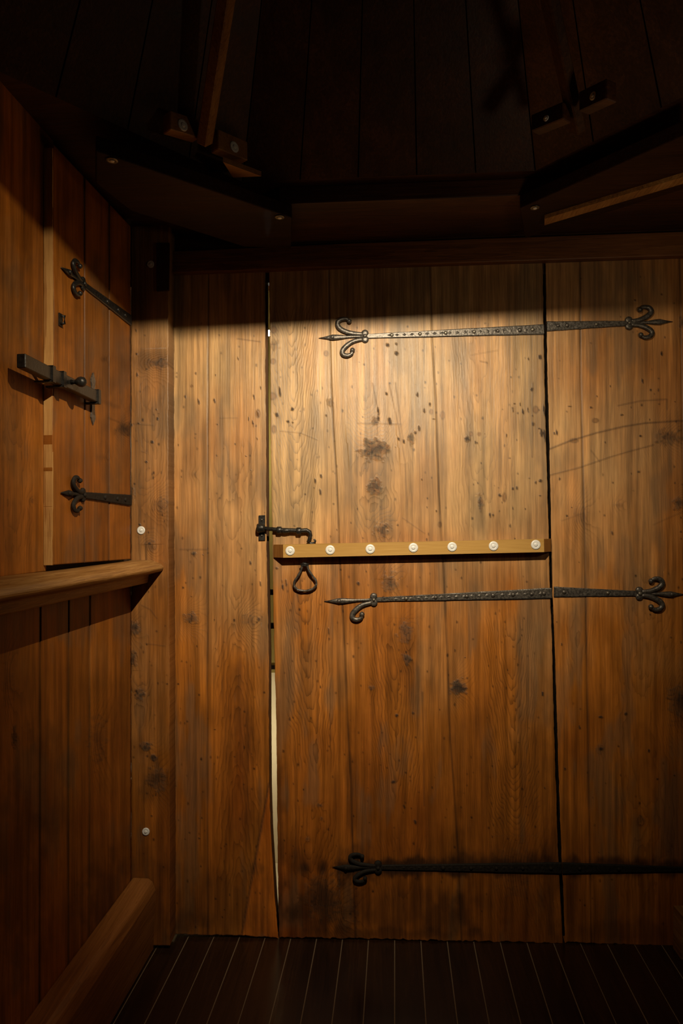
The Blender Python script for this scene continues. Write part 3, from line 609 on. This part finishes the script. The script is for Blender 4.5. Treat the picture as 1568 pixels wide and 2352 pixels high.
# ring board over the door wall: underside y 455..540, front edge above it
yb = -.02
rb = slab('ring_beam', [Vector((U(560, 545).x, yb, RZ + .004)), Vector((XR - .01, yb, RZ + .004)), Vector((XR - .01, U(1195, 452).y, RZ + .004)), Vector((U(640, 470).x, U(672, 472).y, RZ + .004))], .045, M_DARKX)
tag(rb, 'dark horizontal board under the roof above the door lintel', 'beam')
# left corner brace, its underside facing down
a, b_, c, d, e, f = U(220, 312), U(670, 472), U(668, 545), U(560, 541), U(300, 455), U(219, 388)
lb_ = empty('corner_brace', U(440, 440)); tag(lb_, 'dark plank brace across the left ceiling corner with two bolts', 'brace')
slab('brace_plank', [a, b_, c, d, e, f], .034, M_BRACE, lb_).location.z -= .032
for x, y in ((257, 367), (642, 498)): washer('washer', ZP(x, y, RZ - .032) - UPZ * .001, -UPZ, .0125, lb_, M_IRONW)
# right corner brace
rb_ = empty('corner_brace', U(1400, 400)); tag(rb_, 'dark plank brace across the right ceiling corner with one bolt showing', 'brace')
slab('brace_plank', [U(1193, 450), U(1205, 522), U(1250, 505), U(1600, 395), U(1600, 262)], .034, M_BRACE, rb_).location.z -= .032
washer('washer', ZP(1228, 476, RZ - .032) - UPZ * .001, -UPZ, .0115, rb_, M_IRONW)
sl = MB(); sl.prism([U(1250, 507, RZ - .03), U(1640, 388, RZ - .03), U(1640, 372, RZ - .03), U(1250, 492, RZ - .03)], (0, 0, -.012)); sl.build('cover_strip', M_RAIL, rb_)['label'] = 'reddish strip along the lower edge'

# lantern roof: eight-sided hopper
CX, CYd, ZB = .045, .66, RZ + .05
apex = Vector((CX, -1.96 + CYd, 3.0)); oc = []
R8 = 1.10
for k in range(8):
    t = math.radians(22.5 + 45 * k); oc.append(Vector((CX + R8 * math.sin(t) * .86, -1.96 + CYd + R8 * math.cos(t), ZB)))
rm = MB()
for k in range(8):
    p, q = oc[k], oc[(k + 1) % 8]; nb = 5
    for i in range(nb):
        s0, s1 = (i + .012) / nb, (i + .988) / nb
        v = [p.lerp(q, s0), p.lerp(q, s1), p.lerp(q, s1).lerp(apex, .94), p.lerp(q, s0).lerp(apex, .94)]
        rm.prism(v, (0, 0, .02), 0)
    v = [p, q, apex]; rm.prism([w + UPZ * .021 for w in v], (0, 0, .02), 1)
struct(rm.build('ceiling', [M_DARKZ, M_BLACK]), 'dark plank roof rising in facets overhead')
fr = MB(); fr.box((0, -1.5, 2.10), (1, 0, 0), (0, 1, 0), (0, 0, 1), 1.25, 1.7, .004)
# flat ledge around the lantern opening
rim = MB(); big = [Vector((-1.0, .05, ZB)), Vector((1.15, .05, ZB)), Vector((1.15, -3.15, ZB)), Vector((-1.0, -3.15, ZB))]
for k in range(8):
    p, q = oc[k], oc[(k + 1) % 8]
    o1 = apex + (p - apex) * 1.9; o2 = apex + (q - apex) * 1.9; o1.z = o2.z = ZB
    rim.prism([p, q, o2, o1], (0, 0, .02))
struct(rim.build('ceiling_ledge', M_DARKX), 'flat boards round the roof opening')

def rib(px0, py0, px1, py1, dep0, dep1, w, label, mat=M_RIB):
    def at(px, py, dep): d = ray(px, py); return CAM + d * (dep / d.y)
    p0, p1 = at(px0, py0, dep0), at(px1, py1, dep1); t = (p1 - p0).normalized(); p1 = p1 + t * .35
    side = t.cross(Vector((0, 1, 0))).normalized(); out = side.cross(t).normalized()
    m = MB(); m.box((p0 + p1) / 2, side, out, t, w / 2, .016, (p1 - p0).length / 2, 0, .003)
    o = m.build('roof_rib', mat); return tag(o, label, 'rib', 'slanted roof ribs')
rib(469, 330, 519, 0, 1.50, 1.30, .026, 'left slanted roof rib rising between two bolted cleats')
rib(1327, 303, 1262, 0, 1.46, 1.28, .022, 'right slanted roof rib rising above the shade-darkened cleats', M_CLEATD)

def cleat(c0, c1, dep0, dep1, hh, wpx, label, mat=M_CLEAT, ws=.0125):
    def at(px, py, dep): d = ray(px, py); return CAM + d * (dep / d.y)
    p0, p1 = at(*c0, dep0), at(*c1, dep1); t = (p1 - p0).normalized(); n = t.cross(UPZ).normalized()
    if n.y > 0: n = -n
    e = empty('cleat', (p0 + p1) / 2); tag(e, label, 'cleat', 'cleats at the feet of the roof ribs')
    m = MB(); m.box((p0 + p1) / 2, t, n, UPZ.lerp(n, -.0), (p1 - p0).length / 2, .014, hh / 2, 0, .002); m.build('cleat_block', mat, e)
    w = at(*wpx, (dep0 + dep1) / 2); k = (w - (p0 + p1) / 2).dot(t); z = (w - (p0 + p1) / 2).z
    washer('washer', (p0 + p1) / 2 + t * k + UPZ * z + n * .0145, n, ws, e)
cleat((382, 281), (450, 302), 1.44, 1.50, .042, (406, 296), 'cleat lightened as if lit, with bright washer, left of the left roof rib')
cleat((492, 324), (560, 352), 1.53, 1.60, .046, (531, 342), 'cleat lightened as if lit, with washer, right of the left roof rib')
cleat((1228, 288), (1302, 258), 1.48, 1.42, .036, (1262, 277), 'shade-darkened cleat left of the right roof rib', M_DARKX, .006)  # right cleats take the dark timber so they look unlit
cleat((1340, 238), (1404, 208), 1.38, 1.32, .040, (1378, 226), 'shade-darkened cleat right of the right roof rib', M_DARKX, .008)
m = MB(); m.prism([U(512, 372, RZ + .02), U(600, 405, RZ + .02), U(535, 408, RZ + .02)], (0, 0, .012)); tag(m.build('corner_filler', M_CLEAT), 'small triangular wooden filler under the left roof rib', 'filler')

# ================================================================== THE LAMP that lights the door (above and behind the frame)
edgeL = BW(350, 772); edgeR = BW(1250, 728)                         # where the shade's edge falls on the boards
d0 = .075; kq = d0 / (-LAMP.y)
eL = LAMP + (edgeL - LAMP) * kq; eR = LAMP + (edgeR - LAMP) * kq; de = (eR - eL) / (eR.x - eL.x)
eL = eL + de * (-.19 - (eL.x - LAMP.x)); eR = eR + de * (.19 - (eR.x - LAMP.x))
sp = empty('spotlight', LAMP + Vector((0, 0, .03))); tag(sp, 'small black spotlight with a flat shade fixed under the roof', 'lamp')
m = MB(); m.prism([eL, eR, eR + Vector((0, -.125, .038)), eL + Vector((0, -.125, .038))], (0, 0, .003)); m.build('shade', M_HOOD, sp)
m = MB(); m.lathe(LAMP + Vector((0, -.045, -.0)), (0, 1, 0), [(.03, -.05), (.035, -.04), (.035, .015), (.031, .018), (.03, -.02)], 24); m.build('housing', M_HOOD, sp)
m = MB(); m.tube([LAMP + Vector((0, -.05, .02)), LAMP + Vector((0, -.05, .6))], .006); m.build('stem', M_HOOD, sp)

# ================================================================== IRONWORK
def spline(pts, n=8):
    """Catmull-Rom through 2-D/3-D tuples"""
    P = [np.array(p, float) for p in pts]; P = [2 * P[0] - P[1]] + P + [2 * P[-1] - P[-2]]; out = []
    for i in range(1, len(P) - 2):
        for k in range(n):
            t = k / n; a, b, c, d = P[i - 1:i + 3]
            out.append(.5 * (2 * b + (c - a) * t + (2 * a - 5 * b + 4 * c - d) * t * t + (3 * b - a - 3 * c + d) * t ** 3))
    out.append(P[-2]); return out
def strap(name, pivot, disc, up, n, w1, w0, tip, curls, rivets, parent, sizes=1.0, mat=M_IRON, spike_rivet=True, diamonds=True, label=None, cat=None, group=None):
    """forged strap: pivot end and boss centre are real points on the wall; profile in metres in the wall's own plane"""
    pivot, disc = Vector(pivot), Vector(disc); n = Vector(n)
    a = (disc - pivot); Lg = a.length; a.normalize(); up = (Vector(up) - a * Vector(up).dot(a)).normalized()
    P = lambda s, t, h=0: disc + a * s + up * t + n * h
    m = MB(); th = .0045
    # bar with slightly hammered edges
    N = 26; vs = []
    for i in range(N + 1):
        q = i / N; s = -Lg * (1 - q); w = (w1 * (1 - q) + w0 * q) / 2
        e1 = random.uniform(-.0004, .0004); e2 = random.uniform(-.0004, .0004)
        for t, h in ((-w + e1, 0), (-w + e1, th * .7), (-w * .8, th), (w * .8, th), (w + e2, th * .7), (w + e2, 0)): vs.append(P(s, t, h))
    fs = [(i * 6 + j, i * 6 + (j + 1) % 6, (i + 1) * 6 + (j + 1) % 6, (i + 1) * 6 + j) for i in range(N) for j in range(6)] + [tuple(range(6)), tuple(N * 6 + j for j in range(6))[::-1]]
    m.add(vs, fs)
    if diamonds:                              # chiselled lozenges standing slightly proud
        k = 0; s = -Lg + .03
        while s < -.06:
            w = (w1 * (-s / Lg) + w0 * (1 + s / Lg)) / 2 * .62; c = P(s, 0, th - .0003)
            m.add([c + a * .008, c + up * w, c - a * .008, c - up * w, c + n * .0016], [(0, 1, 4), (1, 2, 4), (2, 3, 4), (3, 0, 4)]); s += .0215
    o = m.build(name, mat, parent)
    f = MB()
    for t, r in ((.0085, .0105), (-.0085, .0105)):
        f.lathe(P(0, t * sizes), n, [(r * sizes, 0), (r * sizes, .004), (r * .8 * sizes, .0062), (r * .35 * sizes, .007)], 20)
    f.tube([P(-.002, 0, .003), P(.02, 0, .004), P(.05, 0, .004), P(tip * .58, 0, .0045), P(tip * .70, 0, .0045), P(tip * .83, 0, .0035), P(tip, 0, .002)], [.006 * sizes, .0036, .0040, .0075 * sizes, .0085 * sizes, .0045, .0006], 12, (n, .6))
    for cu in curls:
        pts = spline([(x * sizes, y * sizes) for x, y in cu[0]], 6); nn = len(pts)
        rr = [(.0036 + .0030 * math.sin(math.pi * min(1, .15 + .85 * i / (nn - 1)))) * cu[1] * sizes for i in range(nn)]
        f.tube([P(p[0], p[1], .004 + .004 * (i / nn)) for i, p in enumerate(pts)], rr, 12, (n, .75))
        f.lathe(P(*pts[-1], .008), n, [(.002, -.006), (.0062 * cu[1] * sizes, -.002), (.0066 * cu[1] * sizes, .001), (.004 * sizes, .005), (.001, .006)], 14)
    f.build('finial', mat, o)
    for q, r in rivets:
        rv = MB(); c = P(-Lg * q, 0 if q > .01 else 0, th if q > .01 else .007)
        rv.lathe(c, n, [(r, -.001), (r, .0012), (r * .75, .0032), (r * .3, .0042)], 12); rv.build('rivet', M_IRONW if (random.random() < .45 and mat is M_IRON) else mat, o, origin=c)
    if spike_rivet:
        rv = MB(); c = P(tip * .70, 0, .008); rv.lathe(c, n, [(.006, -.002), (.006, .001), (.0045, .003), (.001, .0038)], 12); rv.build('rivet', mat, o, origin=c)
    if label: tag(o, label, cat, group)
    return o
CU = [(.006, .006), (.032, .009), (.055, .015), (.074, .027), (.078, .042), (.068, .050), (.053, .051), (.044, .044)]     # curl rising from the boss
CD = [(x, -y) for x, y in [(.006, .008), (.034, .014), (.054, .026), (.066, .040), (.064, .051), (.052, .055), (.040, .050), (.037, .040)]]
CUr = [(.006, .005), (.030, .008), (.052, .018), (.062, .030), (.055, .041), (.040, .043), (.030, .036)]
def rel(px, L, n=0): return [(q, r) for q, r in px]
h0 = .001
def frac(x0, x1, xs, r=.0058): return [((x1 - x) / (x1 - x0) if True else 0, r * random.uniform(.85, 1.1)) for x in xs]
def fr_left(disc_x, piv_x, xs): return [((x - disc_x) / (piv_x - disc_x), .0056 * random.uniform(.85, 1.15)) for x in xs]
Z = Vector((0, 0, 1))
s1_ = strap('strap_hinge', BW(1248, 757, h0), BW(838, 773, h0), Z, BN, .029, .0125, .134, [(CU, 1.1), (CD, 1.1)], fr_left(838, 1248, [838, 900, 965, 1024, 1089, 1143, 1193, 1222]), door); s1_['label'] = 'top forged strap with a complete three-pronged tip'
s2_ = strap('strap_hinge', BW(1266, 1362, h0), BW(858, 1377, h0), Z, BN, .030, .0115, .142, [([(x * .95, y) for x, y in CD], 1.15)], fr_left(858, 1266, [858, 933, 1001, 1072, 1132, 1178, 1220, 1248]), door); s2_['label'] = 'middle forged strap whose tip has lost its upper curl'
s3_ = strap('strap_hinge', BW(1288, 1993, h0), BW(868, 1991, h0), Z, BN, .031, .012, .130, [([(x, y * .75) for x, y in CU], .9), ([(x, y * .7) for x, y in CD], .9)], fr_left(868, 1288, [868, 1018, 1082, 1140, 1200, 1264]), door, mat=M_IRONR); s3_['label'] = 'bottom forged strap, blackened, close to the floor'
g = 'strap hinge leaves right of the door'
strap('hinge_leaf', BW(1255, 750, h0), BW(1443, 743, h0), Z, BN, .028, .014, .122, [(CUr, 1.15), ([(x, -y) for x, y in CUr], 1.1)], fr_left(1443, 1255, [1443, 1301, 1280, 1368]), None, spike_rivet=False, diamonds=False, label='forged iron hinge leaf on the right panel, topmost, in line with the door strap', cat='hinge', group=g)
strap('hinge_leaf', BW(1271, 1359, h0), BW(1467, 1363, h0), Z, BN, .029, .014, .124, [(CUr, 1.15), ([(x, -y) for x, y in CUr], 1.15)], fr_left(1467, 1271, [1467, 1294, 1394]), None, diamonds=False, label='forged iron hinge leaf on the right panel just below batten height', cat='hinge', group=g)
strap('hinge_leaf', BW(1291, 1993, h0), BW(1596, 1996, h0), Z, BN, .031, .010, .12, [(CUr, 1)], fr_left(1596, 1291, [1330, 1420]), None, mat=M_IRONR, diamonds=False, label='blackened iron hinge leaf low on the right panel near the floor', cat='hinge', group=g)
# shutter straps on the left wall
def lfr(xs): return [(q, .0055) for q in xs]
t1 = strap('strap_hinge', LW(299, 736, SH + h0), LW(188, 652, SH + h0), Z, NL, .030, .014, .105, [(CUr, 1.05), ([(x, -y) for x, y in CUr], 1.05)], lfr([.001, .45, .68, .84]), shut, diamonds=False, mat=M_IRONB, sizes=.88); t1['label'] = 'upper iron strap of the shutter'
t2 = strap('strap_hinge', LW(299, 1149, SH + h0), LW(188, 1137, SH + h0), Z, NL, .030, .014, .105, [(CUr, 1.05), ([(x, -y) for x, y in CUr], 1.05)], lfr([.001, .4, .66, .84]), shut, diamonds=False, mat=M_IRONR, sizes=.88); t2['label'] = 'lower iron strap of the shutter'

# batten with seven washers across the door
bt = MB(); BD = .036
back = [(629, 1253, 1285 - 3), (1264, 1236, 1268)]; front = [(648, 1251, 1281), (1250, 1238, 1269)]
zt0, zb0 = BW(648, 1251, BD).z, BW(648, 1281, BD).z; zt1, zb1 = BW(1250, 1238, BD).z, BW(1250, 1268, BD).z
xb0, xb1 = BW(629, 1266).x, BW(1264, 1252).x; xf0, xf1 = BW(650, 1266, BD).x, BW(1249, 1252, BD).x
ym = -.006
def col(x, y, zt_, zb_): return [Vector((x, y, zt_)), Vector((x, y, zb_))]
V = col(xb0, -.0005, zt0, zb0) + col(xb0, ym, zt0, zb0) + col(xf0, -BD, zt0, zb0) + col(xf1, -BD, zt1, zb1) + col(xb1, ym, zt1, zb1) + col(xb1, -.0005, zt1, zb1)
bt.add(V, [(4, 6, 7, 5), (0, 2, 4, 6, 8, 10), (1, 11, 9, 7, 5, 3), (0, 10, 11, 1)], 0)
bt.add([V[i] for i in (0, 1, 2, 3, 4, 5)], [(0, 2, 3, 1), (2, 4, 5, 3)], 1); bt.add([V[i] for i in (6, 7, 8, 9, 10, 11)], [(0, 2, 3, 1), (2, 4, 5, 3)], 1)
bat = bt.build('batten', [M_BATTEN, M_END], door); bat['label'] = 'pale new wooden batten with dark chamfered ends'
for x, y in ((666, 1265), (758, 1263), (850, 1261), (949, 1258), (1038, 1256), (1133, 1254), (1230, 1251)):
    washer('washer', BW(x, y, BD + .0008), BN, .0132, bat)

# sliding bolt on the door, keeper on the fixed panel
sb = MB(); hb = .014
P2 = lambda x, y, h: BW(x, y, h)
pts = [P2(600, 1213, hb), P2(640, 1217, hb), P2(690, 1219, hb), P2(704, 1218, hb), P2(711, 1222, hb), P2(713, 1230, hb), P2(710, 1240, hb), P2(708, 1246, hb)]
sb.tube(pts, [.0058, .0062, .0064, .0064, .0062, .0056, .0052, .006], 14)
pts = spline([(708, 1245), (714, 1248), (721, 1247), (724, 1242), (720, 1239)], 5); sb.tube([P2(p[0], p[1], hb) for p in pts], [.0042 - .0001 * i for i in range(len(pts))], 10, (BN, 1.0))
sb.lathe(P2(656, 1219, hb), (1, 0, 0), [(.006, -.012), (.0075, -.006), (.0078, 0), (.0068, .006), (.006, .012)], 14)
bo = sb.build('sliding_bolt', M_IRONB, door); bo['label'] = 'black iron sliding bolt with a curled hanging handle'
for x, y in ((641, 1217.5), (686, 1219.5)):
    st = MB(); c = P2(x, y, hb)
    st.lathe(c, (1, 0, 0), [(.0092, -.0068), (.0102, -.005), (.0102, .005), (.0092, .0068)], 18)
    st.box(c + Vector((0, hb * .5, 0)), (1, 0, 0), (0, 1, 0), (0, 0, 1), .006, hb * .5, .0088); st.build('staple', M_IRONB, bo)
kp = MB(); q = [P2(594, 1184, .001), P2(609, 1183, .001), P2(609, 1241, .001), P2(594, 1241.5, .001)]; kp.prism(q, (0, -.003, 0))
kp.lathe(P2(600, 1213, hb), (1, 0, 0), [(.012, -.012), (.0135, -.009), (.0125, .004), (.011, .010)], 18); kp.box(P2(600, 1213, hb * .5), (1, 0, 0), (0, 1, 0), (0, 0, 1), .0095, hb * .5, .0105, 0, .001)
ko = kp.build('bolt_keeper', M_IRONB); tag(ko, 'small black iron keeper plate receiving the bolt, on the panel left of the door', 'keeper')
for y in (1194, 1230): n_ = MB(); n_.lathe(P2(601, y, .0045), BN, [(.0032, -.001), (.0032, .001), (.002, .0028), (.0005, .003)], 10); n_.build('screw', M_IRON, ko)

# pear-shaped pull ring
pr = MB(); ring = [(694, 1297), (691, 1310), (684, 1323), (677, 1334), (675, 1344), (681, 1353), (692, 1356.5), (706, 1356.5), (719, 1352), (726, 1343), (725, 1333), (717, 1322), (709, 1310), (705, 1297)]
sp_ = spline(ring, 5); nn = len(sp_)
pr.tube([P2(p[0], p[1], .020 - .008 * (p[1] - 1297) / 60) for p in sp_], [.0033 + .0004 * math.sin(i * .9) for i in range(nn)], 12, (BN, 1.0))
po = pr.build('pull_ring', M_IRON, door); po['label'] = 'pear-shaped iron pull ring hanging below the batten'
s = MB(); s.box(P2(699.5, 1296, .012), (1, 0, 0), (0, 1, 0), (0, 0, 1), .0058, .013, .0058, 0, .0012); s.tube([P2(690, 1297, .021), P2(699, 1295, .023), P2(709, 1297, .021)], .0036, 10); s.build('staple', M_IRONB, po)

# square bar bolt across shutter and panel on the left wall
def LP(px, py, h): return LW(px, py, h)
HB = SH + .022
b0, b1 = LP(48, 833, HB), LP(218, 908, HB); zb = (b0.z + b1.z) / 2
b0.z = zb + .004; b1.z = zb - .004
t = (b1 - b0).normalized(); up = Z
bb = MB(); bb.box((b0 + b1) / 2, t, NL, up, (b1 - b0).length / 2, .009, .0135, 0, .0015)
bo2 = bb.build('bar_bolt', M_IRONB, shut); bo2['label'] = 'square iron bar bolt'
k = MB(); kc = LP(167, 876, HB + .012); kc.z = zb + .002
k.lathe(kc, NL, [(.006, -.004), (.004, .004), (.0065, .008), (.0105, .014), (.0115, .020), (.0095, .026), (.004, .030), (.0005, .031)], 18); k.build('knob', M_IRONB, bo2)
def staple_l(px, py, parent, w=.006, hb_=.017):
    c = LP(px, py, HB); c.z = b0.z + (b1.z - b0.z) * ((c - b0).dot(t) / (b1 - b0).length)
    s = MB(); s.box(c + NL * .0105, t, NL, up, w, .0018, hb_)
    for sg in (-1, 1): s.box(c + up * (sg * (hb_ - .0018)) - NL * (.008), t, NL, up, w, .020, .0018); 
    return s.build('staple', M_IRONB, parent)
def plate_l(px, y0, y1, w, parent, h, name='plate'):
    p0, p1 = LP(px, y0, h), LP(px, y1, h); s = MB(); Lz = p0.z - p1.z
    poly = [p0, p0 - Z * Lz * .14 + DIRL * w, p0 - Z * Lz * .3 + DIRL * w * .6, p1 + Z * Lz * .3 + DIRL * w * .6, p1 + Z * Lz * .14 + DIRL * w, p1, p1 + Z * Lz * .14 - DIRL * w, p1 + Z * Lz * .3 - DIRL * w * .6, p0 - Z * Lz * .3 - DIRL * w * .6, p0 - Z * Lz * .14 - DIRL * w]
    s.prism(poly, NL * .003); return s.build(name, M_IRON, parent)
staple_l(218, 910, bo2); staple_l(137, 874, bo2)
plate_l(212, 856, 976, .012, shut, SH + .001)
ks = empty('bolt_staple', LP(112, 866, .001)); tag(ks, 'iron staple holding the bar bolt on the fixed panel of the left wall', 'staple')
staple_l(112, 864, ks)
plate_l(109, 835, 898, .014, ks, .001)
def small_loop(px, py, h, parent):
    c = LP(px, py, h); s = MB(); s.tube([c + Z * .009, c + Z * .008 + NL * .010, c - Z * .008 + NL * .010, c - Z * .009], .0032, 10); s.box(c + NL * .001, DIRL, NL, Z, .007, .0015, .014); return s.build('eye_staple', M_IRONB, parent)
e1 = small_loop(113, 728, .001, None); tag(e1, 'small iron eye on the fixed left panel above the bar bolt', 'eye')
small_loop(138, 735, SH + .001, shut)
